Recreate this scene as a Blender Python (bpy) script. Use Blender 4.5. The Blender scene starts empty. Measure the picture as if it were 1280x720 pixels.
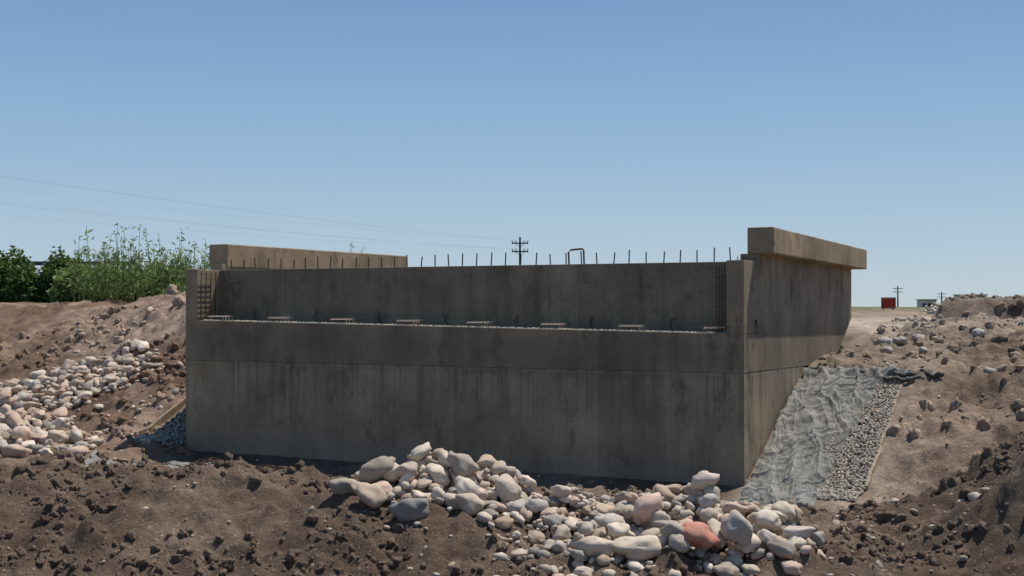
import bpy, math, random
import numpy as np
from mathutils import Vector, noise, Matrix
random.seed(7); rng=np.random.default_rng(7)
sc=bpy.context.scene
sc.view_settings.view_transform='Standard'
try: sc.view_settings.look='None'
except: pass
sc.view_settings.exposure=0

# ------------------------------------------------------------------ world / sun / camera
SUN=Vector((.369,.283,1.0)).normalized()
w=bpy.data.worlds.new("World"); sc.world=w; w.use_nodes=True
nt=w.node_tree; nt.nodes.clear()
sky=nt.nodes.new('ShaderNodeTexSky'); sky.sky_type='NISHITA'; sky.sun_disc=False
sky.sun_elevation=math.asin(SUN.z); sky.sun_rotation=math.atan2(SUN.x,SUN.y)
sky.altitude=400; sky.air_density=1.0; sky.dust_density=0.6; sky.ozone_density=1.6
bg=nt.nodes.new('ShaderNodeBackground'); bg.inputs[1].default_value=0.1
out=nt.nodes.new('ShaderNodeOutputWorld')
tc=nt.nodes.new('ShaderNodeTexCoord'); sp=nt.nodes.new('ShaderNodeSeparateXYZ'); nt.links.new(tc.outputs['Generated'],sp.inputs[0])
rp=nt.nodes.new('ShaderNodeValToRGB'); nt.links.new(sp.outputs[2],rp.inputs[0])
E=rp.color_ramp.elements
E[0].position=0.0; E[0].color=(.51,.62,.69,1)
E[1].position=1.0; E[1].color=(.09,.18,.38,1)
for p,c in ((.04,(.42,.56,.69)),(.12,(.29,.46,.665)),(.23,(.175,.33,.575)),(.5,(.11,.23,.45))):
    e=E.new(p); e.color=(*c,1)
ml=nt.nodes.new('ShaderNodeVectorMath'); ml.operation='SCALE'; ml.inputs['Scale'].default_value=10.0; nt.links.new(rp.outputs[0],ml.inputs[0])
mxw=nt.nodes.new('ShaderNodeMix'); mxw.data_type='RGBA'; mxw.inputs[0].default_value=.87
nt.links.new(sky.outputs[0],mxw.inputs[6]); nt.links.new(ml.outputs[0],mxw.inputs[7])
nt.links.new(mxw.outputs[2],bg.inputs[0]); nt.links.new(bg.outputs[0],out.inputs[0])
sl=bpy.data.lights.new("sun","SUN"); sl.energy=5.0; sl.angle=math.radians(.5); sl.color=(1,.95,.87)
so=bpy.data.objects.new("sun",sl); sc.collection.objects.link(so)
so.rotation_euler=SUN.to_track_quat('Z','Y').to_euler(); so.location=SUN*60
cam=bpy.data.cameras.new("camera"); cam.lens=46; cam.sensor_width=36; cam.clip_end=8000; cam.clip_start=.1
co=bpy.data.objects.new("camera",cam); sc.collection.objects.link(co)
co.location=(0,0,0); co.rotation_euler=(math.radians(90.875),0,0); sc.camera=co

# ------------------------------------------------------------------ helpers
def mk(name,V,F,mat=None,smooth=False,col=None,parent=None,tri=None):
    me=bpy.data.meshes.new(name)
    V=np.asarray(V,dtype=np.float32)
    if isinstance(F,np.ndarray):
        n=F.shape[1]
        me.vertices.add(len(V)); me.vertices.foreach_set('co',V.ravel())
        me.loops.add(F.size); me.loops.foreach_set('vertex_index',F.astype(np.int32).ravel())
        me.polygons.add(len(F)); me.polygons.foreach_set('loop_start',np.arange(0,F.size,n,dtype=np.int32))
        me.update(calc_edges=True)
    else:
        me.from_pydata([tuple(v) for v in V],[],F); me.update()
    me.validate()
    if smooth: me.polygons.foreach_set('use_smooth',np.ones(len(me.polygons),dtype=bool))
    if col is not None:
        a=me.color_attributes.new('Col','FLOAT_COLOR','POINT')
        c=np.ones((len(V),4),dtype=np.float32); c[:,:3]=col; a.data.foreach_set('color',c.ravel())
    o=bpy.data.objects.new(name,me); sc.collection.objects.link(o)
    if mat: me.materials.append(mat)
    if parent: o.parent=parent
    return o
def empty(name,loc=(0,0,0),rot=0):
    e=bpy.data.objects.new(name,None); sc.collection.objects.link(e); e.location=loc; e.rotation_euler=(0,0,rot); e.empty_display_size=.3
    return e
class MB:
    def __init__(s): s.V=[];s.F=[];s.n=0
    def add(s,V,F):
        s.V+= [tuple(v) for v in V]; s.F+=[tuple(i+s.n for i in f) for f in F]; s.n+=len(V)
    def box(s,a,b,M=None):
        x0,y0,z0=a;x1,y1,z1=b
        V=[(x0,y0,z0),(x1,y0,z0),(x1,y1,z0),(x0,y1,z0),(x0,y0,z1),(x1,y0,z1),(x1,y1,z1),(x0,y1,z1)]
        if M: V=[M@Vector(v) for v in V]
        s.add(V,[(0,3,2,1),(4,5,6,7),(0,1,5,4),(1,2,6,5),(2,3,7,6),(3,0,4,7)])
    def tube(s,P,r,n=6):
        P=[Vector(p) for p in P]; rings=[]; V=[]
        for i,p in enumerate(P):
            d=(P[min(i+1,len(P)-1)]-P[max(i-1,0)]).normalized()
            a=d.orthogonal().normalized() if abs(d.z)>.9 else d.cross(Vector((0,0,1))).normalized()
            b=d.cross(a)
            rr=r[i] if isinstance(r,(list,tuple)) else r
            for k in range(n):
                t=2*math.pi*k/n; V.append(p+a*math.cos(t)*rr+b*math.sin(t)*rr)
        F=[]
        for i in range(len(P)-1):
            for k in range(n):
                F.append((i*n+k,i*n+(k+1)%n,(i+1)*n+(k+1)%n,(i+1)*n+k))
        F.append(tuple(range(n))[::-1]); F.append(tuple((len(P)-1)*n+k for k in range(n)))
        s.add(V,F)
    def obj(s,name,mat,parent=None,smooth=False): return mk(name,s.V,s.F,mat,smooth,parent=parent)

class NT:
    def __init__(s,name):
        s.m=bpy.data.materials.new(name); s.m.use_nodes=True; s.t=s.m.node_tree
        s.b=s.t.nodes['Principled BSDF']; s.b.inputs['Specular IOR Level'].default_value=.25
    def n(s,ty,**k):
        x=s.t.nodes.new(ty)
        for a,b in k.items(): setattr(x,a,b)
        return x
    def l(s,a,b): s.t.links.new(a,b)
    def coord(s,kind='Object',scale=(1,1,1)):
        t=s.n('ShaderNodeTexCoord'); m=s.n('ShaderNodeMapping'); m.inputs['Scale'].default_value=scale
        s.l(t.outputs[kind],m.inputs['Vector']); return m.outputs[0]
    def noise(s,vec,scale,detail=6,rough=.6):
        x=s.n('ShaderNodeTexNoise'); x.inputs['Scale'].default_value=scale; x.inputs['Detail'].default_value=detail; x.inputs['Roughness'].default_value=rough
        s.l(vec,x.inputs['Vector']); return x.outputs['Fac']
    def ramp(s,f,a,b,ca=(0,0,0),cb=(1,1,1)):
        r=s.n('ShaderNodeValToRGB'); e=r.color_ramp.elements
        e[0].position=a;e[1].position=b;e[0].color=(*ca,1);e[1].color=(*cb,1); s.l(f,r.inputs[0]); return r.outputs[0]
    def mix(s,f,a,b,mode='MIX'):
        x=s.n('ShaderNodeMix',data_type='RGBA',blend_type=mode)
        for v,i in((f,0),(a,6),(b,7)):
            if isinstance(v,(int,float)): x.inputs[i].default_value=v
            elif isinstance(v,tuple): x.inputs[i].default_value=(*v,1)
            else: s.l(v,x.inputs[i])
        return x.outputs[2]
    def math(s,op,a,b=0):
        x=s.n('ShaderNodeMath',operation=op)
        for v,i in((a,0),(b,1)):
            if isinstance(v,(int,float)): x.inputs[i].default_value=v
            else: s.l(v,x.inputs[i])
        return x.outputs[0]
    def mr(s,v,a,b,c=0,d=1):
        x=s.n('ShaderNodeMapRange'); s.l(v,x.inputs[0])
        for i,k in enumerate((a,b,c,d)): x.inputs[i+1].default_value=k
        return x.outputs[0]
    def bump(s,h,dist,strength=1,prev=None):
        x=s.n('ShaderNodeBump'); x.inputs['Distance'].default_value=dist; x.inputs['Strength'].default_value=strength
        s.l(h,x.inputs['Height'])
        if prev: s.l(prev,x.inputs['Normal'])
        return x.outputs[0]
    def done(s,col,rough=.9,normal=None):
        if isinstance(col,tuple): s.b.inputs['Base Color'].default_value=(*col,1)
        else: s.l(col,s.b.inputs['Base Color'])
        s.b.inputs['Roughness'].default_value=rough
        if normal: s.l(normal,s.b.inputs['Normal'])
        return s.m

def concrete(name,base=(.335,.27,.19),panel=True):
    m=NT(name); v=m.coord()
    sep=m.n('ShaderNodeSeparateXYZ'); m.l(v,sep.inputs[0])
    blot=m.ramp(m.noise(v,.7,10,.68),.34,.66,(.58,.57,.55),(1.14,1.12,1.08))
    vs=m.coord('Object',(3.0,3.0,.30))
    streak=m.ramp(m.noise(vs,1.0,9,.68),.38,.60,(.66,.64,.60),(1.06,1.06,1.05))
    fine=m.ramp(m.noise(v,22,5,.7),.3,.7,(.84,.84,.84),(1.12,1.12,1.12))
    c=m.mix(1,base,blot,'MULTIPLY')
    sf=m.ramp(m.noise(v,.5,3),.38,.6)
    c=m.mix(m.math('MULTIPLY',sf,.85),c,streak,'MULTIPLY'); c=m.mix(1,c,fine,'MULTIPLY')
    vp=m.coord('Object',(1.5,1.5,.95))
    pat=m.ramp(m.noise(vp,1.2,10,.75),.545,.63)
    c=m.mix(m.math('MULTIPLY',pat,.6),c,(.09,.073,.052))
    lp=m.ramp(m.noise(m.coord('Object',(2.2,2.2,.7)),1.7,10,.75),.58,.72)
    c=m.mix(m.math('MULTIPLY',lp,.5),c,(.39,.34,.26))
    if panel:
        cmb=m.n('ShaderNodeCombineXYZ'); m.l(m.math('ADD',sep.outputs[0],sep.outputs[1]),cmb.inputs[0]); m.l(m.math('ADD',sep.outputs[2],1.005),cmb.inputs[1])
        br=m.n('ShaderNodeTexBrick'); br.offset=0.0; br.inputs['Scale'].default_value=1
        br.inputs['Brick Width'].default_value=1.22; br.inputs['Row Height'].default_value=2.4; br.inputs['Mortar Size'].default_value=.008; br.inputs['Mortar Smooth'].default_value=.6
        br.inputs['Color1'].default_value=(.76,.76,.76,1); br.inputs['Color2'].default_value=(1.12,1.11,1.07,1); br.inputs['Mortar'].default_value=(1.3,1.26,1.18,1)
        m.l(cmb.outputs[0],br.inputs['Vector']); c=m.mix(m.mr(m.noise(v,1.2,5),.35,.62,.15,.85),c,br.outputs['Color'],'MULTIPLY')
        wob=m.math('MULTIPLY',m.math('SUBTRACT',m.noise(v,2.5,6,.7),.5),.5)
        zz=m.math('ADD',sep.outputs[2],wob)
        b=m.math('MULTIPLY',m.mr(zz,-1.12,-1.0),m.mr(zz,-.1,-.6))
        c=m.mix(m.math('MULTIPLY',b,.38),c,(.085,.07,.05))
        drip=m.ramp(m.noise(m.coord('Object',(5,5,.12)),1.6,6,.6),.5,.62)
        dz=m.math('MULTIPLY',m.mr(sep.outputs[2],-2.2,-1.0),m.mr(sep.outputs[2],-.99,-1.01))
        c=m.mix(m.math('MULTIPLY',m.math('MULTIPLY',drip,dz),.6),c,(.09,.075,.055))
        jl=m.math('MULTIPLY',m.mr(sep.outputs[2],-1.07,-1.01),m.mr(sep.outputs[2],-.99,-1.005))
        c=m.mix(m.math('MULTIPLY',jl,m.mr(m.noise(v,3,4),.4,.6,0,.45)),c,(.38,.33,.26))
        c=m.mix(m.math('MULTIPLY',m.mr(zz,-2.1,-2.9),.5),c,(.26,.215,.16))
    n1=m.bump(m.noise(v,45,6,.7),.004,.5); n1=m.bump(m.noise(v,3,4),.02,.4,n1)
    return m.done(c,.88,n1)
M_conc=concrete("concrete_weathered")
M_conc2=concrete("concrete_parapet",(.37,.28,.19),False)
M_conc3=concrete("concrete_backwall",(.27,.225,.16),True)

def simple(name,c,rough=.8,var=.25,scale=8,bump=.004,spec=.2):
    m=NT(name); v=m.coord()
    lo=tuple(x*(1-var) for x in c); hi=tuple(min(1,x*(1+var)) for x in c)
    m.b.inputs['Specular IOR Level'].default_value=spec
    return m.done(m.ramp(m.noise(v,scale,6,.65),.3,.7,lo,hi),rough,m.bump(m.noise(v,scale*4,5),bump))
M_rebar=simple("rusty_steel",(.085,.05,.035),.75,.4,30)
M_rebarL=simple("steel_mesh_bar",(.50,.40,.32),.6,.3,30)
M_wood=simple("weathered_plank",(.26,.19,.12),.85,.35,10)
M_pole=simple("creosoted_wood",(.05,.042,.036),.9,.3,3)
M_wire=simple("aluminium_cable",(.40,.43,.47),.5,.1,3)
M_red=simple("red_paint",(.30,.035,.022),.7,.25,3)
M_steel=simple("galvanised_steel",(.08,.085,.09),.5,.2,4)
M_white=simple("limewashed_wall",(.62,.58,.50),.8,.15,2)
M_dark=simple("dark_opening",(.05,.045,.04),.8,.2,2)

def attr_mat(name,scale,lo,hi,bumpd,rough=.85,extra=None,trans=False):
    m=NT(name); v=m.coord()
    a=m.n('ShaderNodeAttribute'); a.attribute_name='Col'
    c=m.mix(1,a.outputs['Color'],m.ramp(m.noise(v,scale,8,.7),.3,.7,(lo,)*3,(hi,)*3),'MULTIPLY')
    if extra: c=extra(m,v,c)
    return m.done(c,rough,m.bump(m.noise(v,scale*3,7,.7),bumpd))
def stone_extra(m,v,c):
    sp=m.ramp(m.noise(v,70,4,.8),.60,.68)
    c=m.mix(m.math('MULTIPLY',sp,.3),c,(.16,.125,.10))
    d=m.ramp(m.noise(v,3.5,6,.7),.48,.66)
    return m.mix(m.math('MULTIPLY',d,.5),c,(.35,.255,.18))
M_stone=attr_mat("river_stone",14,.78,1.15,.006,.8,stone_extra)
def leafmat(name):
    m=NT(name); a=m.n('ShaderNodeAttribute'); a.attribute_name='Col'
    m.l(a.outputs['Color'],m.b.inputs['Base Color']); m.b.inputs['Roughness'].default_value=.6
    tr=m.n('ShaderNodeBsdfTranslucent'); m.l(a.outputs['Color'],tr.inputs['Color'])
    mx=m.n('ShaderNodeMixShader'); mx.inputs[0].default_value=.45
    m.l(m.b.outputs[0],mx.inputs[1]); m.l(tr.outputs[0],mx.inputs[2])
    m.l(mx.outputs[0],m.t.nodes['Material Output'].inputs['Surface']); return m.m
M_leaf=leafmat("leaves")
def ground_extra(m,v,c):
    vo=m.n('ShaderNodeTexVoronoi'); vo.inputs['Scale'].default_value=9; m.l(v,vo.inputs['Vector'])
    peb=m.ramp(vo.outputs['Distance'],.13,.2,(1,1,1),(0,0,0))
    sel=m.ramp(m.noise(v,1.1,4,.6),.5,.6)
    f=m.math('MULTIPLY',m.math('MULTIPLY',peb,sel),.4)
    c=m.mix(f,c,(.42,.36,.3))
    vo2=m.n('ShaderNodeTexVoronoi'); vo2.inputs['Scale'].default_value=28; m.l(v,vo2.inputs['Vector'])
    s2=m.n('ShaderNodeSeparateColor'); m.l(vo2.outputs['Color'],s2.inputs[0])
    p2=m.math('MULTIPLY',m.ramp(vo2.outputs['Distance'],.2,.32,(1,1,1),(0,0,0)),m.ramp(s2.outputs[0],.78,.8))
    c=m.mix(m.math('MULTIPLY',p2,.6),c,(.4,.34,.28))
    c=m.mix(1,c,m.ramp(m.noise(v,1.6,7,.7),.38,.62,(.72,.70,.68),(1.12,1.12,1.12)),'MULTIPLY')
    return m.mix(1,c,m.ramp(m.noise(v,.45,6,.6),.35,.65,(.78,.76,.74),(1.12,1.12,1.12)),'MULTIPLY')
M_ground=attr_mat("excavated_soil",6,.62,1.25,.045,.95,ground_extra)
M_clod=attr_mat("soil_clod",9,.7,1.2,.02,.95)

# ------------------------------------------------------------------ terrain
CX,CY=3.545,20.0; CA,SA=.891,.455
TH=math.atan2(-SA,CA)
def ov(x,y): return (x-CX)*CA-(y-CY)*SA,(x-CX)*SA+(y-CY)*CA
def wxy(o,v): return CX+o*CA+v*SA, CY-o*SA+v*CA
def sm(a,b,t):
    t=np.clip((t-a)/(b-a),0,1); return t*t*(3-2*t)
def G(o,v,a,b,c,d): return np.exp(-((o-a)/c)**2-((v-b)/d)**2)
Lv=[-60,-1.5,0,2.5,5,7,12,25,80,4000]; Lz=[-2.62,-2.62,-2.5,-1.25,-.1,.12,.1,.0,-.2,-.4]
Rv=[-60,-1,0,3.4,6.3,8,10,40,120,4000]; Rz=[-2.85,-2.85,-2.72,-1.18,-.93,-.6,-.32,-.36,-.4,-.4]
Bx=[-14,-5.9,-3.6,-2.2,-.8,.55,1.9,3.3,4.5,5.9,9]; Bz=[-1.93,-1.93,-1.97,-2.04,-2.04,-2.2,-2.38,-2.52,-2.45,-2.2,-2.0]
Yn=[-2000,0,5,8,10.5,12.2]; Zn=[-1.7,-1.7,-1.75,-2.2,-2.85,-2.75]
def base(x,y):
    o,v=ov(x,y)
    wl=sm(-10.9,-11.2,o)
    zl=np.interp(v,Lv,Lz); zr=np.interp(v,Rv,Rz)
    far=sm(-12.5,-15.5,o)
    zl2=np.interp(v,[-60,-1.5,0,3,7,10,30,4000],[-2.6,-2.55,-2.4,-1.35,-.05,.1,.1,-.4])
    zl=zl*(1-far)+zl2*far
    zl=zl+.98*G(o,v,-14.3,5.1,1.5,1.6)+.66*G(o,v,-16.3,5.5,1.2,1.3)+.32*G(o,v,-18.2,6.4,.9,1.2)
    z=zr*(1-wl)+zl*wl
    z=z+ .52*sm(.9,1.3,o+.35*np.sin(v*1.1))*sm(12.2,13.0,v)*sm(27,19,v)*sm(9,5,o)
    z=z+ .30*G(o,v,3.2,6.4,.9,1.1)+.22*G(o,v,1.9,8.2,.6,.8)+.35*G(o,v,5.2,4.2,1.2,1.3)
    z=z+ .16*G(o,v,.0,4.9,.9,1.2)
    cr=np.interp(x,Bx,Bz)
    prof=np.where(y<14.8,sm(12.0,14.8,y),1-sm(15.4,18.2,y))
    floor=np.where(y<14,-2.78,z)
    zf=floor+(np.maximum(cr-floor,0))*prof
    zn=np.interp(y,Yn,Zn)
    z=np.where(y<12.2,zn,np.where(y<18.2,np.where(y<14.8,zf,np.maximum(zf,z*(1-prof)+cr*prof)),z))
    z=np.where((y>=12.2)&(y<14.8),np.maximum(z,-2.78),z)
    z=z+ 1.05*np.exp(-((x-5.75)/.75)**2-((y-13.7)/.8)**2)+.7*np.exp(-((x-6.5)/.9)**2-((y-16.2)/.9)**2)
    return z
def masks(x,y):
    o,v=ov(x,y)
    amp=1.0
    if o>2.0: amp=1.25
    if -.3<o<2.0 and -1<v<3.9: amp=.12
    if -12.1<o<-10.8 and -.3<v<3: amp=.15
    if -11.2<o<.3 and v>-1.2: amp=.12
    if -10<o<1.0 and v>9: amp=.18
    if o>.6 and 11.5<v<28: amp=.55
    if v>30 : amp=.5
    if y<18.5 and y>12: amp=1.15
    if y>17.5 and v<-1.0: amp=.4
    if abs(x)>60 or y>90: amp=0.4
    return amp
def nz(x,y):
    a=masks(x,y)
    d=noise.fractal(Vector((x*.8,y*.8,1.3)),1.0,2.1,3)*.12
    d+=noise.fractal(Vector((x*2.6,y*2.6,5.1)),.7,2.1,4)*.075
    r=noise.ridged_multi_fractal(Vector((x*3.5,y*3.5,9.)),.9,2.2,4,1.0,2.0)
    d+=(r-1.1)*.032
    b=noise.noise(Vector((x*6.5,y*6.5,2.))); d+=max(0,b)*.09
    b=noise.noise(Vector((x*2.2,y*2.6,12.))); d+=max(0,b-.15)*.20*(1+.6*noise.noise(Vector((x*7,y*7,1.))))
    return d*a
def H(x,y):
    return float(base(np.float64(x),np.float64(y)))+nz(x,y)

def axis(a,b,step,lo,hi,g=1.16):
    c=list(np.arange(a,b,step)); s=step; t=c[-1]
    while t<hi: s*=g; t+=s; c.append(t)
    s=step; t=c[0]; L=[]
    while t>lo: s*=g; t-=s; L.append(t)
    return np.array(L[::-1]+c)
xs=axis(-13.5,12.5,.055,-4000,4000)
ys=axis(11.5,18.5,.045,-300,18.5001)
ys=np.concatenate([ys[ys<18.5],axis(18.5,35,.065,18.4,5000)]); ys=np.unique(np.round(ys,4))
X,Y=np.meshgrid(xs,ys); X=X.ravel();Y=Y.ravel()
Z=base(X,Y)+np.array([nz(a,b) for a,b in zip(X,Y)])
nx,ny=len(xs),len(ys)
I=np.arange(nx*ny).reshape(ny,nx)
F=np.stack([I[:-1,:-1].ravel(),I[:-1,1:].ravel(),I[1:,1:].ravel(),I[1:,:-1].ravel()],1)
def tint(x,y):
    o,v=ov(x,y)
    n=np.array([noise.fractal(Vector((a*.5,b*.5,3.)),1,2,3) for a,b in zip(x,y)])
    dark=np.array([.135,.093,.065]); tan=np.array([.27,.198,.142]); pink=np.array([.42,.305,.23]); pale=np.array([.47,.385,.30]); red=np.array([.205,.127,.083]); grn=np.array([.1,.12,.04]); dred=np.array([.12,.072,.047])
    c=np.repeat(dark[None],len(x),0)
    def mx(c,k,f): f=np.clip(f,0,1)[:,None]; return c*(1-f)+k*f
    c=mx(c,tan,sm(.0,.6,n)*.55)
    fl=sm(17,18.5,y)*sm(-.8,-1.5,v)
    c=mx(c,tan,fl*.6)
    L=sm(-10.3,-11,o)*sm(-2.5,-1,v)
    c=mx(c,red,L*.7)
    c=mx(c,pink,L*sm(3.0,4.6,v)*.85*sm(-20,-16.5,o))
    c=mx(c,pink,L*sm(-.2,.4,n)*.5)
    R=sm(1.2,2.0,o)*sm(-3,0,v)
    c=mx(c,tan,R*.55); c=mx(c,pink,R*sm(-.1,.4,n)*.5)
    c=mx(c,pale,R*sm(6,9,v)*.4)
    c=mx(c,pale,sm(1.6,.6,o)*sm(7.5,10,v)*sm(-11,-10,o)*.95)
    c=mx(c,tan,sm(18,30,v)*.8*sm(-14,-11,o))
    c=mx(c,dred,sm(.5,1.0,o)*sm(11.6,12.4,v)*sm(20,15,v)*.85)
    c=mx(c,grn,sm(9,14,v)*sm(-11,-13,o)*.8)
    c=mx(c,pale,sm(-1,0,v+.8)*sm(3.,1.9,o)*sm(-.2,0.1,o)*.35)
    return c
C=tint(X,Y)
mk("ground",np.stack([X,Y,Z],1),F,M_ground,True,C)

# ------------------------------------------------------------------ prototypes / scatter
def ico(sub):
    import bmesh
    bm=bmesh.new(); bmesh.ops.create_icosphere(bm,subdivisions=sub,radius=1)
    V=np.array([v.co[:] for v in bm.verts]); F=np.array([[v.index for v in f.verts] for f in bm.faces]); bm.free(); return V,F
def proto(sub,rough,freq,seed,power=1.0):
    V,F=ico(sub); V=V.copy()
    for i,p in enumerate(V):
        q=Vector(p)
        d=1+rough*noise.noise(q*freq+Vector((seed*7.3,seed*1.7,0)))+rough*.4*noise.noise(q*freq*2.3+Vector((seed*3.3,0,1)))
        p2=np.sign(p)*np.abs(p)**power
        V[i]=p2*d
    return V,F
ST3=[proto(3,.42,1.1,s,.86+.08*(s%3)) for s in range(12)]
ST2=[proto(2,.4,1.1,s+20,.9) for s in range(8)]
CL1=[proto(1,.7,1.7,s+50) for s in range(8)]
CL2=[proto(3,.6,1.9,s+70) for s in range(8)]
class Inst:
    def __init__(s): s.V=[];s.F=[];s.C=[];s.n=0
    def add(s,pr,loc,scale,R,col):
        V,F=pr; P=(V*np.array(scale))@np.array(R).T+np.array(loc)
        s.V.append(P); s.F.append(F+s.n); s.n+=len(P); s.C.append(np.repeat(np.array(col)[None],len(P),0))
    def obj(s,name,mat,smooth): return mk(name,np.concatenate(s.V),np.concatenate(s.F),mat,smooth,np.concatenate(s.C))
def rot(rx,ry,rz): return Matrix.Rotation(rz,3,'Z')@Matrix.Rotation(ry,3,'Y')@Matrix.Rotation(rx,3,'X')
PAL=[(.57,.47,.36),(.54,.45,.355),(.63,.525,.41),(.44,.375,.30),(.54,.40,.30),(.34,.295,.24),(.59,.435,.345),(.65,.55,.45),(.48,.36,.26),(.46,.41,.355)]
def scol(): 
    c=np.array(random.choice(PAL))*random.uniform(.68,1.1); return c
class Pile:
    cell=.025
    def __init__(s,x0,x1,y0,y1,cap=None):
        s.x0,s.y0=x0,y0; s.nx=int((x1-x0)/s.cell); s.ny=int((y1-y0)/s.cell)
        gx=x0+np.arange(s.nx)*s.cell; gy=y0+np.arange(s.ny)*s.cell
        GX,GY=np.meshgrid(gx,gy); s.GX,s.GY=GX,GY
        st=3
        s.Z=np.array([H(a,b) for a,b in zip(GX[::st,::st].ravel(),GY[::st,::st].ravel())]).reshape(GX[::st,::st].shape)
        s.Z=np.kron(s.Z,np.ones((st,st)))[:s.ny,:s.nx]
        s.Z0=s.Z.copy(); s.cap=cap
        s.inst=Inst()
    def zc(s,x,y,a,b,c,th):
        r=max(a,b); i0=max(0,int((x-r-s.x0)/s.cell)); i1=min(s.nx,int((x+r-s.x0)/s.cell)+2)
        j0=max(0,int((y-r-s.y0)/s.cell)); j1=min(s.ny,int((y+r-s.y0)/s.cell)+2)
        if i1<=i0+1 or j1<=j0+1: return None
        gx=s.GX[j0:j1,i0:i1]-x; gy=s.GY[j0:j1,i0:i1]-y
        u=(gx*math.cos(th)+gy*math.sin(th))/a; v=(-gx*math.sin(th)+gy*math.cos(th))/b
        q=1-u*u-v*v; m=q>0
        if m.sum()<2: return None
        h=c*np.sqrt(np.where(m,q,0)); zz=(s.Z[j0:j1,i0:i1]+h)[m]
        z=np.percentile(zz,72)-.12*c
        bal=np.percentile(s.Z[j0:j1,i0:i1][m],90)-np.mean(s.Z[j0:j1,i0:i1][m])
        rise=np.mean((s.Z-s.Z0)[j0:j1,i0:i1][m])
        return z,(j0,j1,i0,i1),m,h,bal,rise
    def drop(s,x,y,a,b,c,th,col=None,r=None):
        if r is None: r=s.zc(x,y,a,b,c,th)
        if r is None: return
        z,(j0,j1,i0,i1),m,h=r[:4]
        sub=s.Z[j0:j1,i0:i1]
        zs=s.Z[j0:j1,i0:i1][m]; gx=(s.GX[j0:j1,i0:i1]-x)[m]; gy=(s.GY[j0:j1,i0:i1]-y)[m]
        sx=float(np.clip(np.sum(gx*(zs-zs.mean()))/max(1e-6,np.sum(gx*gx)),-.5,.5)); sy=float(np.clip(np.sum(gy*(zs-zs.mean()))/max(1e-6,np.sum(gy*gy)),-.5,.5))
        N=Vector((-sx,-sy,1)).normalized(); q=Vector((0,0,1)).rotation_difference(N).to_matrix()
        sub[m]=np.maximum(sub[m],z+h[m]*.92)
        s.inst.add(random.choice(ST3 if a>.09 else ST2),(x,y,z),(a,b,c),q@rot(random.gauss(0,.13),random.gauss(0,.13),th),col if col is not None else scol())
    def fill(s,cx,cy,sx,sy,n,amin,amax,tries=5,ang=0,pw=2.2,cap=.3):
        L=sorted([amin+(amax-amin)*random.random()**pw for _ in range(n)],key=lambda t:random.random()-.5*t/amax)
        for a in L:
            b=a*random.uniform(.6,.92); c=a*random.uniform(.42,.7); best=None
            for k in range(tries):
                dx=random.gauss(0,sx); dy=random.gauss(0,sy)
                if abs(dx)>2*sx or abs(dy)>2*sy: continue
                x=cx+dx*math.cos(ang)-dy*math.sin(ang); y=cy+dx*math.sin(ang)+dy*math.cos(ang); th=random.uniform(0,3.14)
                r=s.zc(x,y,a,b,c,th)
                if not r: continue
                g=math.exp(-.5*((dx/sx)**2+(dy/sy)**2))
                if r[5]>cap*g: continue
                sco=r[5]/(.1+g)+r[4]*1.5
                if best is None or sco<best[0]: best=(sco,x,y,th,r)
            if best: s.drop(best[1],best[2],a,b,c,best[3],None,best[4])
P1=Pile(-2.8,4.6,12.4,16.6)
P1.fill(-.75,14.8,.50,.40,300,.04,.16,cap=.44)
P1.fill(-1.2,14.6,.35,.25,50,.05,.18,cap=.2)
P1.fill(.45,14.35,.5,.4,150,.035,.12,cap=.12)
P1.fill(.75,13.4,.45,.4,140,.03,.11,cap=.1)
P1.fill(2.0,14.2,.60,.36,340,.04,.16,cap=.42)
P1.fill(1.9,13.55,.7,.22,80,.035,.15,cap=.15)
P1.fill(1.2,14.2,1.6,.7,300,.018,.045,1,cap=.2)
for (x,y,a,b,c,th,k) in [(1.88,13.3,.20,.15,.12,.1,(.52,.225,.16)),(1.27,13.2,.24,.12,.10,.25,(.60,.50,.38)),(.82,13.15,.19,.12,.11,-.5,(.60,.49,.38)),
    (1.45,14.0,.19,.13,.13,.7,(.60,.43,.34)),(2.3,13.4,.13,.12,.17,.3,(.46,.40,.34)),(2.95,13.55,.16,.10,.07,-.4,(.58,.5,.42)),(-1.08,13.8,.19,.13,.11,-.15,(.25,.235,.22)),
    (-1.5,14.5,.22,.14,.12,0,(.33,.27,.21)),(-.55,14.6,.19,.14,.12,.3,(.38,.33,.28)),(-.05,14.5,.16,.12,.09,-.6,(.58,.48,.38)),(-1.5,13.95,.17,.13,.1,.2,(.48,.37,.28)),(-.45,13.95,.17,.13,.11,.4,(.5,.40,.3)),(2.7,13.8,.16,.12,.10,.9,(.57,.49,.41)),(2.1,14.3,.15,.11,.1,.2,(.52,.44,.37))]:
    P1.drop(x,y,a,b,c,th,np.array(k))
P1.inst.obj("river_stone_pile",M_stone,True)
P2=Pile(-13.5,-6.6,22,31)
P2.fill(-10.0,28.7,1.15,.7,480,.055,.19,4,ang=.25,cap=.28)
P2.fill(-8.9,28.4,.5,.45,80,.05,.15,3,ang=.25,cap=.15)
P2.fill(-9.2,24.0,.8,.6,140,.06,.24,3,cap=.2)
P2.fill(-10.4,26.2,.7,.8,150,.06,.22,3,cap=.2)
P2.fill(-8.5,25.5,1.5,1.2,190,.03,.1,1)
P2.inst.obj("river_stone_pile",M_stone,True)
loose=Inst(); clod=Inst()
def soilcol(x,y):
    c=tint(np.array([x]),np.array([y]))[0]; return c*random.uniform(.85,1.25)
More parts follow.
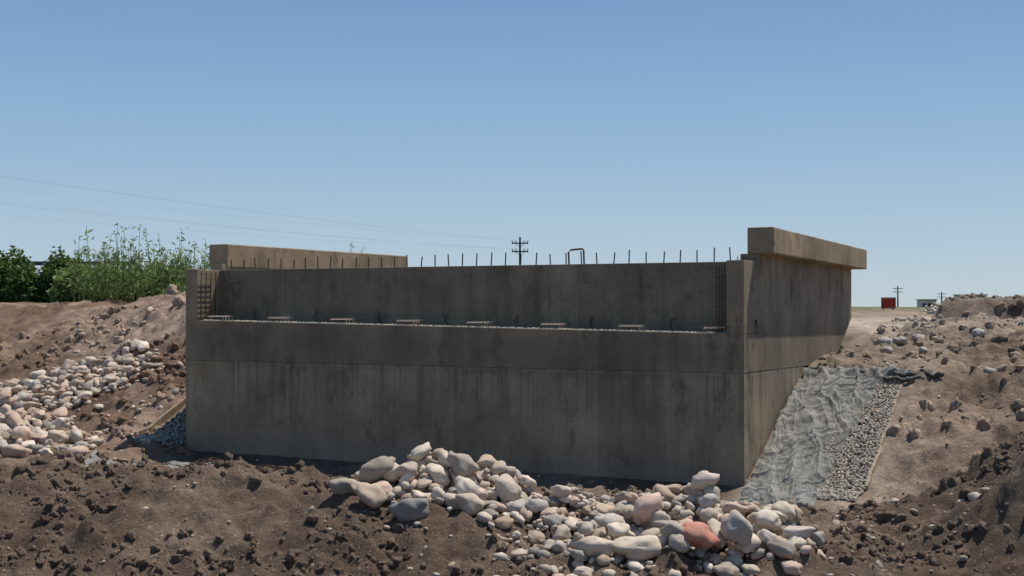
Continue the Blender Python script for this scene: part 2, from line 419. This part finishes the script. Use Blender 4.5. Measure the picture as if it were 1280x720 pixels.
def scatter(n,x0,x1,y0,y1,amin,amax,kind,dens=None,pw=3.5):
    for _ in range(n):
        x=random.uniform(x0,x1); y=random.uniform(y0,y1)
        o,v=ov(x,y)
        if -11.3<o<.1 and v>-.15: continue
        if 0<=o<1.9 and -.9<v<3.7: continue
        if dens and noise.noise(Vector((x*.9,y*.9,dens)))<random.uniform(-.35,.25): continue
        a=amin+(amax-amin)*random.random()**pw
        z=H(x,y)
        if kind=='s':
            loose.add(random.choice(ST2),(x,y,z+a*.15),(a,a*random.uniform(.6,.95),a*random.uniform(.45,.7)),rot(random.gauss(0,.3),random.gauss(0,.3),random.uniform(0,6)),scol()*.8)
        else:
            clod.add(random.choice(CL2 if a>.05 else CL1),(x,y,z-a*.05),(a,a*random.uniform(.6,1),a*random.uniform(.5,.85)),rot(random.uniform(0,3),random.uniform(0,3),random.uniform(0,6)),soilcol(x,y))
scatter(380,-6,7,12.4,16,.012,.05,'s',4.)
scatter(320,3.3,6.5,13,18,.015,.08,'s',2.)
scatter(520,5,12.5,17,32,.02,.13,'s',7.)
scatter(400,-13,-6,22,34,.02,.12,'s',5.)
scatter(120,-6,3,17,24,.02,.08,'s',3.)
scatter(15000,-6.5,7.5,12.3,16.4,.007,.07,'c',6.,4.)
scatter(5000,3.8,12.5,15,35,.012,.14,'c',8.,4.)
scatter(3500,-13.5,-6,22,34,.015,.16,'c',9.,4.)
scatter(500,-6,3.5,16.5,24,.015,.07,'c')
for (o,v,a) in [(.7,7.1,.2),(1.05,6.9,.16),(1.3,7.4,.14),(.9,6.3,.12),(2.4,7.7,.15),(1.6,6.2,.1)]:
    x,y=wxy(o,v); loose.add(random.choice(ST3),(x,y,H(x,y)+a*.3),(a,a*.8,a*.65),rot(0,0,random.random()*3),(.38,.36,.33))
loose.obj("loose_stones",M_stone,True); clod.obj("dirt_clods",M_clod,False)

# ------------------------------------------------------------------ bridge abutment (local frame: x outwards to the right, y back, z up)
AB=empty("bridge_abutment",(CX,CY,0),TH)
W=10.98
def zl(x): return -.40+(-x/W)*.17
def bev(o,wd=.012):
    b=o.modifiers.new('bevel','BEVEL'); b.width=wd; b.segments=2; b.limit_method='ANGLE'; return o
m=MB(); m.box((-W+.005,.005,-3.4),(-.005,3.6,-1.003)); bev(m.obj("lower_wall",M_conc,AB),.006)
m=MB(); V=[(-W,0,-1.0),(0,0,-1.0),(0,1.15,-1.0),(-W,1.15,-1.0),(-W,0,zl(-W)),(0,0,zl(0)),(0,1.15,zl(0)),(-W,1.15,zl(-W))]
m.add(V,[(0,3,2,1),(4,5,6,7),(0,1,5,4),(1,2,6,5),(2,3,7,6),(3,0,4,7)]); bev(m.obj("bearing_seat",M_conc,AB),.008)
m=MB(); V=[(-W+.28,.65,zl(-W)-.02),(-.28,.65,zl(0)-.02),(-.28,1.0,zl(0)-.02),(-W+.28,1.0,zl(-W)-.02),(-W+.28,.65,.738),(-.28,.65,.738),(-.28,1.0,.738),(-W+.28,1.0,.738)]
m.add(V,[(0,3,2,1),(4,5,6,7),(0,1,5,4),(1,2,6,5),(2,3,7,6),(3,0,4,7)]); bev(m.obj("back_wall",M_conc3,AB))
gs=Inst()
for _ in range(2600):
    x=random.uniform(-W+.3,-.3); y=.03+.6*random.random()
    a=random.uniform(.006,.02); gs.add(CL1[_%8],(x,y,zl(x)+a*.3),(a*1.4,a,a*.7),rot(0,0,random.random()*3),np.array((.58,.50,.39))*random.uniform(.7,1.2))
o_=gs.obj("seat_gravel",M_clod,False); o_.parent=AB
def wing(name,x0,x1,zle):
    pts=[(0,zle+.003),(0,.735),(.72,.735),(.72,.86),(7.35,.79),(7.35,-.2),(6.2,-.85),(6.1,-1.05),(1.153,-1.0),(1.153,zle+.003)]
    n=len(pts); V=[(x0,a,b) for a,b in pts]+[(x1,a,b) for a,b in pts]
    F=[tuple(range(n)),tuple(range(2*n-1,n-1,-1))]+[(i,i+n,(i+1)%n+n,(i+1)%n) for i in range(n)]
    mm=MB(); mm.add(V,F); ob=mm.obj(name,M_conc,AB)
    import bmesh
    bm=bmesh.new(); bm.from_mesh(ob.data); bmesh.ops.recalc_face_normals(bm,faces=bm.faces); bm.to_mesh(ob.data); bm.free(); bev(ob,.008)
wing("wing_wall_right",-.28,0,zl(0)); wing("wing_wall_left",-W,-W+.28,zl(-W))
def parapet(name,x0,x1,y0,y1,za0,za1,zb0,zb1):
    V=[(x0,y0,za0),(x1,y0,za0),(x1,y1,zb0),(x0,y1,zb0),(x0,y0,za1),(x1,y0,za1),(x1,y1,zb1),(x0,y1,zb1)]
    mm=MB(); mm.add(V,[(0,3,2,1),(4,5,6,7),(0,1,5,4),(1,2,6,5),(2,3,7,6),(3,0,4,7)]); bev(mm.obj(name,M_conc2,AB),.02)
parapet("parapet_beam_right",-.16,.27,.70,7.55,.855,1.275,.785,1.185)
parapet("parapet_beam_left",-W-.15,-W+.30,.85,7.55,.80,1.255,.785,1.255)
rb=MB(); x=-W+.45; i=0
while x<-.35:
    h=random.uniform(.18,.24); tx=random.gauss(0,.007); ty=random.gauss(0,.02)
    rb.tube([(x,.82,.70),(x+tx,.82+ty,.735+h)],.0115,6)
    x+=.29+random.uniform(-.02,.02)
for xx in (-W+.1,-W+.2,-.2,-.1): rb.tube([(xx,.3,.7),(xx+.01,.3,.8)],.008)
rb.tube([(-3.3,.8,.70),(-3.31,.8,.95),(-3.27,.8,.985),(-3.05,.8,1.0),(-3.03,.8,.97),(-3.02,.8,.70)],.016,8)
for k in range(4):
    xx=-.33-.055*k; rb.tube([(xx,.1+.03*k,zl(0)-.02),(xx-.01,.12+.03*k,.66+random.uniform(-.04,.05))],.007)
for k in range(9): z=-.33+k*.115; rb.tube([(-.29,.09,z),(-.53,.21,z+.01)],.006)
for k in range(4):
    yy=.06+.14*k; rb.tube([(-W+.32,yy,zl(-W)-.02),(-W+.33,yy,.66+random.uniform(-.06,.05))],.008)
for k in range(9): z=-.15+k*.1; rb.tube([(-W+.33,.05,z),(-W+.33,.5,z+.005)],.006)
rb.obj("starter_bars",M_rebar,AB)
cg=MB(); cg2=MB()
for i in range(8):
    cx=-10.3+i*1.40; zz=zl(cx)-.01
    for s in range(4):
        yy=.06+.09*s; a,b=cx-.17,cx+.17; j=random.gauss(0,.008)
        cg.tube([(a,yy,zz),(a+j,yy,zz+.10),(b+j,yy,zz+.105),(b,yy,zz)],.0075)
    for t in range(5):
        q=cx-.16+.08*t; cg.tube([(q,.03,zz+.085),(q,.38,zz+.087)],.0065)
    for t in range(2):
        q=cx+.5+t*.035
        cg2.tube([(q,.62,zz),(q+random.gauss(0,.02),.57,zz+.1),(q+random.gauss(0,.03),.6,zz+.22)],.008)
cg.obj("pedestal_stirrups",M_rebarL,AB); cg2.obj("anchor_bars",M_rebar,AB)

# ------------------------------------------------------------------ slope protection (right)
def slopez(o,v):
    x,y=wxy(o,v); return float(base(np.float64(x),np.float64(y)))
def geo_mesh():
    no,nv=170,380
    V=[]; C=[]
    for j in range(nv):
        t=j/(nv-1)
        for i in range(no):
            s=i/(no-1)
            v=-1.15+4.65*t
            wdt=1.16+.34*t*t+.09*noise.noise(Vector((v*2,0,0)))+.05*noise.noise(Vector((v*7,0,0)))
            if t>.95: wdt+= (t-.95)/.05*.3
            if v<0: wdt+=-v*.12
            lft=.03+.09*abs(noise.noise(Vector((v*3,5,0))))+(max(0,-v)*.1)
            o=lft+s*(wdt-lft)
            lump=.05*noise.fractal(Vector((o*1.9,v*2.2,4)),1,2,4)
            wx=o+.18*noise.noise(Vector((o*1.7,v*1.7,9))); wy=v+.18*noise.noise(Vector((o*1.7,v*1.7,19)))
            def rg(p,k): return max(0,1-abs(noise.noise(Vector(p)))*k)
            w1=rg((wx*2.4+wy*.9,wy*.5,1.0),4.5)**1.5     # long folds running down the slope
            w2=rg((wx*5.5+wy*1.6,wy*1.3,7.0),3.5)**1.5
            w3=rg((wx*1.6-wy*.8,wy*4.5-wx*2.2,3.0),4.5)**1.5   # cross folds
            w4=rg((wx*9,wy*7,13.0),3.0)
            wr=.055*w1+.022*w2+.040*w3+.010*w4
            z=slopez(o,v)+.04+lump+wr
            if t>.95: z+=.05*math.sin((t-.95)/.05*math.pi)
            if i==no-1 or j==0: z-=.09
            V.append((o,v,z))
            k=.72+.45*min(1,w1*.7+w3*.7+w2*.3)  # painted fold shading, follows the wrinkle height
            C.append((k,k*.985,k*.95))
    I=np.arange(no*nv).reshape(nv,no)
    F=np.stack([I[:-1,:-1].ravel(),I[:-1,1:].ravel(),I[1:,1:].ravel(),I[1:,:-1].ravel()],1)
    return V,F,np.array(C)
V,F,GC=geo_mesh()
def geomat(name,attr):
    t=NT(name); v=t.coord()
    c=t.ramp(t.noise(v,2.6,7,.65),.38,.62,(.20,.197,.18),(.30,.29,.265))
    if attr:   # fold shading put into the colour: raised folds lighter, creases darker
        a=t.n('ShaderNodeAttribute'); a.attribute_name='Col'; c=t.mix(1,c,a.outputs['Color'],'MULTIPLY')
    nn=t.noise(t.coord('Object',(7,2.2,4)),2.4,8,.7)
    c=t.mix(t.math('MULTIPLY',t.ramp(nn,.55,.60),.55),c,(.07,.066,.058))
    c=t.mix(t.math('MULTIPLY',t.ramp(t.noise(v,1.5,7,.7),.54,.66),.45),c,(.36,.315,.25))
    wv=t.n('ShaderNodeTexBrick'); wv.offset=0; wv.inputs['Scale'].default_value=14; wv.inputs['Brick Width'].default_value=.6; wv.inputs['Row Height'].default_value=.6; wv.inputs['Mortar Size'].default_value=.05
    wv.inputs['Color1'].default_value=(1,1,1,1); wv.inputs['Color2'].default_value=(.9,.9,.9,1); wv.inputs['Mortar'].default_value=(.5,.5,.5,1)
    t.l(v,wv.inputs['Vector']); c=t.mix(.6,c,wv.outputs['Color'],'MULTIPLY')
    nb=t.bump(nn,.03,.7); nb=t.bump(t.noise(v,60,3),.003,.6,nb)
    return t.done(c,.9,nb)
M_geo=geomat("geotextile_plain",False)
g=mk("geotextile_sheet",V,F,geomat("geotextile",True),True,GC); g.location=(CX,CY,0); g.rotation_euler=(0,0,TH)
rl=MB()
def roll(o0,o1,v0,amp,r0,seed,n=60):
    P=[];R=[]
    for k in range(n):
        q=k/(n-1); o=o0+q*(o1-o0); P.append((o,v0+amp*math.sin(q*7+seed)+.05*noise.noise(Vector((q*9,seed,0))),slopez(o,v0)+.06+.05*noise.noise(Vector((q*8,3,seed)))))
        R.append(r0*(.6+1.0*abs(noise.noise(Vector((k*.35,1,seed))))) )
    rl.tube(P,R,9)
roll(.1,2.2,3.45,.08,.05,0.3); roll(1.1,2.35,3.25,.12,.045,1.7); roll(1.6,2.4,3.38,.07,.06,4.1,30); roll(1.2,2.1,3.6,.06,.05,2.9,40)
r=rl.obj("rolled_plastic_sheet",simple("dark_polythene",(.075,.072,.068),.6,.5,9,.02,.3),None,True); r.location=(CX,CY,0); r.rotation_euler=(0,0,TH)
gr=Inst()
for _ in range(4200):
    o=random.uniform(1.0,1.78); v=random.uniform(-.5,3.35); x,y=wxy(o,v); a=random.uniform(.010,.036)
    if noise.noise(Vector((o*2,v*1.5,3)))>.35: continue
    gr.add(random.choice(CL1),(x,y,slopez(o,v)+.02+random.random()*.02),(a,a*.8,a*.7),rot(random.random()*3,random.random()*3,random.random()*3),np.array((.40,.35,.285))*random.uniform(.6,1.25))
for _ in range(1300):
    o=random.uniform(-11.8,-11.0); v=random.uniform(-.5,2.6); x,y=wxy(o,v); a=random.uniform(.014,.038)
    gr.add(random.choice(CL1),(x,y,slopez(o,v)+.03+random.random()*.02),(a,a*.8,a*.7),rot(random.random()*3,random.random()*3,random.random()*3),np.array((.32,.32,.31))*random.uniform(.6,1.2))
gr.obj("gravel_slope_lining",M_stone,False)
def board(name,o0,v0,o1,v1,h=.16,th=.05,up=.10,mat=M_wood,n=8):
    mm=MB(); L=[];
    for k in range(n+1):
        q=k/n; o=o0+(o1-o0)*q+.012*random.gauss(0,1); v=v0+(v1-v0)*q; x,y=wxy(o,v); z=slopez(o,v)+up+.012*random.gauss(0,1)
        dx,dy=CA*th/2,-SA*th/2
        L.append([(x-dx,y-dy,z-h),(x+dx,y+dy,z-h),(x+dx,y+dy,z),(x-dx,y-dy,z)])
    V=[p for r_ in L for p in r_]; F=[(0,1,2,3),tuple(4*n+i for i in (3,2,1,0))]
    for k in range(n):
        for e in range(4): F.append((4*k+e,4*k+(e+1)%4,4*k+4+(e+1)%4,4*k+4+e))
    mm.add(V,F); return mm.obj(name,mat)
board("edging_board",1.82,.1,1.76,3.25,mat=simple("muddy_board",(.30,.235,.17),.9,.45,12),th=.05,up=.045,n=16)
board("edging_board",-11.95,-.3,-11.9,2.6,th=.07,up=.14)
ms=MB(); 
for k in range(17):
    P=[]; 
    for q in range(11):
        o=-9.9+k*.15; v=-3.0+q*.18; x,y=wxy(o,v); P.append((x,y,H(x,y)+.10+.05*math.sin(k*.7+q*.5)))
    ms.tube(P,.012,5)
for q in range(11):
    P=[]
    for k in range(17):
        o=-9.9+k*.15; v=-3.0+q*.18; x,y=wxy(o,v); P.append((x,y,H(x,y)+.11+.05*math.sin(k*.7+q*.5)))
    ms.tube(P,.012,5)
ms.obj("reinforcing_mesh",M_rebar)
V=[];n1,n2=50,30
for j in range(n2):
    for i in range(n1):
        x=-7.4+2.3*i/(n1-1)+.1*noise.noise(Vector((j*.3,1,1))); y=22.0+1.3*j/(n2-1)+.15*noise.noise(Vector((i*.2,1,5)))
        V.append((x,y,H(x,y)+.05+.06*abs(noise.noise(Vector((x*3,y*4,1))))))
I=np.arange(n1*n2).reshape(n2,n1); F=np.stack([I[:-1,:-1].ravel(),I[:-1,1:].ravel(),I[1:,1:].ravel(),I[1:,:-1].ravel()],1)
mk("cloth_scrap",V,F,M_geo,True)
pk=MB()
for (x0,y0,x1,y1) in [(-8.2,23.4,-6.9,23.6),(-5.3,21.4,-3.4,21.2)]:
    z0,z1=H(x0,y0)+.08,H(x1,y1)+.08; d=Vector((x1-x0,y1-y0,z1-z0)); L=d.length
    M=Matrix.Translation((x0,y0,z0))@d.to_track_quat('X','Z').to_matrix().to_4x4(); pk.box((0,-.07,-.02),(L,.07,.025),M)
pk.obj("timber_planks",M_wood)

# ------------------------------------------------------------------ vegetation
def leaves(name,pts,size,cols,asp=1.8,up=.3):
    n=len(pts); V=np.zeros((n,4,3)); C=np.zeros((n,4,3))
    for i,(p) in enumerate(pts):
        d=Vector((random.gauss(0,1),random.gauss(0,1),random.gauss(up,.7))).normalized(); a=d.orthogonal(); a.rotate(Matrix.Rotation(random.random()*6.28,3,d)); a.normalize()
        s=size*random.uniform(.6,1.3); P=Vector(p)
        V[i,0]=P-d*s*.5; V[i,1]=P+a*s*.5/asp; V[i,2]=P+d*s*.5; V[i,3]=P-a*s*.5/asp
        C[i,:]=np.array(random.choice(cols))*random.uniform(.6,1.3)
    return mk(name,V.reshape(-1,3),np.arange(n*4).reshape(n,4),M_leaf,False,C.reshape(-1,3))
GR=[(.09,.16,.04),(.12,.20,.05),(.06,.11,.03),(.15,.22,.06)]
GR2=[(.17,.25,.07),(.21,.29,.09),(.12,.19,.05),(.26,.30,.12)]
def lumps(L,n):
    P=[]
    for (cx,cy,cz,rx,ry,rz,wt) in L:
        k=int(n*wt)
        while k>0:
            d=Vector((random.gauss(0,1),random.gauss(0,1),random.gauss(0,1))).normalized()
            r=random.random()**.45*(1+.45*noise.noise(Vector((cx,cy,cz))+d*2.2)+.25*noise.noise(Vector((cx,cy,cz))+d*6))
            P.append((cx+d.x*rx*r,cy+d.y*ry*r,cz+d.z*rz*r)); k-=1
    return P
def shrub(L,n,size=.17,cols=GR):
    e=empty("shrub",(0,0,0)); lv=leaves("foliage",lumps(L,n),size,cols); lv.parent=e
    mm=MB()
    for l in L:
        for k in range(4):
            mm.tube([(l[0]+random.gauss(0,.1),l[1],-.1),(l[0]+random.gauss(0,.3),l[1]+random.gauss(0,.2),l[2]*.6),(l[0]+l[3]*random.uniform(-.7,.7),l[1]+random.gauss(0,.3),l[2]+l[5]*.5)],[.04,.025,.01],5)
    mm.obj("stems",M_pole,e)
shrub([(-17.3,45,.85,1.0,.9,1.15,1),(-18.8,45.3,.9,1.1,.9,1.15,1),(-16.6,44.6,.6,.7,.7,.7,.7),(-20.4,46,.9,1.2,1,1.1,1)],5200)
shrub([(-15.5,45,.8,.7,.8,1.05,1),(-14.8,44.8,.5,.7,.7,.9,.8)],5200)
shrub([(-13.9,42,.55,.9,.7,.8,1),(-12.5,41.3,.6,.9,.6,.75,1),(-11.3,40.9,.6,.8,.6,.7,.8),(-10.2,40.6,.6,.7,.6,.7,.8)],4200,.16,GR2)
wp=[];st=MB()
for i in range(160):
    x=random.uniform(-13.1,-9.1); y=random.uniform(38.5,41.5); b=.05
    top=random.uniform(1.2,1.9)
    if i%9==0: top=random.uniform(2.0,2.5)
    lean=random.gauss(0,.14)
    st.tube([(x,y,b),(x+lean*.4,y,b+(top-b)*.5),(x+lean,y,top)],[.016,.012,.005],4)
    for k in range(28):
        t=random.uniform(.2,1.02); s=.20*(1.1-t)+.05
        wp.append((x+lean*t+random.gauss(0,s),y+random.gauss(0,s),b+(top-b)*t+random.gauss(0,.03)))
e=empty("tall_weeds"); l=leaves("leaf_blades",wp,.19,GR2,4.2,.6); l.parent=e; st.obj("stalks",simple("green_stalk",(.16,.19,.07),.7,.2),e)
wp=[];st=MB()
for (x,y,top) in [(-4.6,37,1.85),(-4.3,37.2,1.7),(-4.9,37.1,1.55)]:
    st.tube([(x,y,-.3),(x+.05,y,top)],[.014,.005],4)
    for k in range(12):
        t=random.uniform(.75,1.02); wp.append((x+.05*t+random.gauss(0,.05),y+random.gauss(0,.05),-.3+(top+.3)*t))
e=empty("reed_plant"); l=leaves("leaf_blades",wp,.13,GR2,4,.6); l.parent=e; st.obj("stalks",M_pole,e)
gd=MB(); gd.box((-24,60,1.95),(-17.2,60.06,2.14)); gd.box((-24,60.08,1.98),(-17.2,60.12,2.02))
for k in range(5): gd.box((-23.6+k*1.5,60.13,-.3),(-23.48+k*1.5,60.25,2.1))
gd.obj("guardrail",M_steel)

# ------------------------------------------------------------------ power line, sign, rubble, sheds
def pole(x,y,zb,zt,r,arms,arml=1.1,name="utility_pole"):
    mm=MB(); mm.tube([(x,y,zb),(x,y,(zb+zt)/2),(x,y,zt)],[r,r*.85,r*.65],10)
    for za in arms:
        mm.box((x-arml,y-.28,za-.09),(x+arml,y-.12 if r<.2 else y-.08,za+.09))
        for q in (-.92,-.5,.5,.92):
            mm.tube([(x+arml*q,y-.2,za+.09),(x+arml*q,y-.2,za+.22),(x+arml*q,y-.2,za+.38)],[.03,.09,.06],8)
        mm.tube([(x-arml*.6,y-.2,za),(x,y-.15,za-.6)],.03,5); mm.tube([(x+arml*.6,y-.2,za),(x,y-.15,za-.6)],.03,5)
    return mm.obj(name,M_pole)
pole(1.15,188,-.6,10.2,.2,(9.3,8.1),1.2)
pole(-50,66,-.6,10.6,.2,(9.9,8.7),1.2)
pole(143,485,-.6,8.2,.3,(7.2,5.9),1.9); pole(197,600,-.6,7.4,.35,(6.4,5.),2.2)
wr=MB()
for (dx,za,zb) in ((-1.1,9.7,10.6),(1.1,9.7,10.2),(-1.1,8.5,8.5),(.6,8.5,8.0),(-.6,9.7,9.3),(.2,8.5,7.0)):
    P=[]
    for k in range(41):
        q=k/40; P.append((1.15+dx+(-51.15)*q,188-122*q,za+(zb-za)*q-.75*4*q*(1-q)))
    wr.tube(P,.008,4)
wr.obj("power_cables",M_wire)
sg=empty("construction_sign",(25.9,90,0))
m=MB(); m.box((-.44,0,.02),(.44,.04,.68)); m.obj("board",M_red,sg)
m=MB(); m.box((-.5,-.006,.685),(.5,.05,.73)); m.box((-.5,-.006,-.03),(.5,.05,.015)); m.box((-.5,-.006,.016),(-.443,.05,.684)); m.box((.443,-.006,.016),(.5,.05,.684)); m.obj("frame",M_steel,sg)
m=MB(); m.box((-.36,.055,-.9),(-.28,.12,.6)); m.box((.28,.055,-.9),(.36,.12,.6)); m.obj("legs",M_steel,sg)
rbb=Inst()
for _ in range(1300):
    q=random.random(); x=24.0+6.5*q+random.gauss(0,.3); y=74+random.gauss(0,1.0); hmax=.75*math.sin(math.pi*min(1,q))**.6*(.6+.4*math.sin(q*17))
    z=-.4+random.random()**1.3*(max(0,hmax)+.25); a=random.uniform(.05,.24)
    rbb.add(random.choice(CL1),(x,y,z),(a*1.4,a*.7,a*.45),rot(random.random(),random.random(),random.random()*3),np.array((.66,.58,.48))*random.uniform(.5,1.3))
rbb.obj("rubble_pile",M_clod,False)
def shed(x,y,w_,d,h,zb=-.6):
    e=empty("low_shed",(x,y,zb)); m=MB(); m.box((-w_/2,0,0),(w_/2,d,h)); m.obj("walls",M_white,e)
    m=MB(); m.box((-w_/2-.2,-.3,h+.003),(w_/2+.2,d+.2,h+.15)); m.obj("roof",M_steel,e)
    m=MB(); 
    for q in (-.3,.05,.32): m.box((q*w_-.35,-.02,.1 if q==.05 else .8),(q*w_+.35,-.004,h*.7))
    m.obj("door_and_windows",M_dark,e)
shed(90,255,5,4,3.1); shed(97,258,6,4,2.6); shed(83.5,262,3,3,2.2)
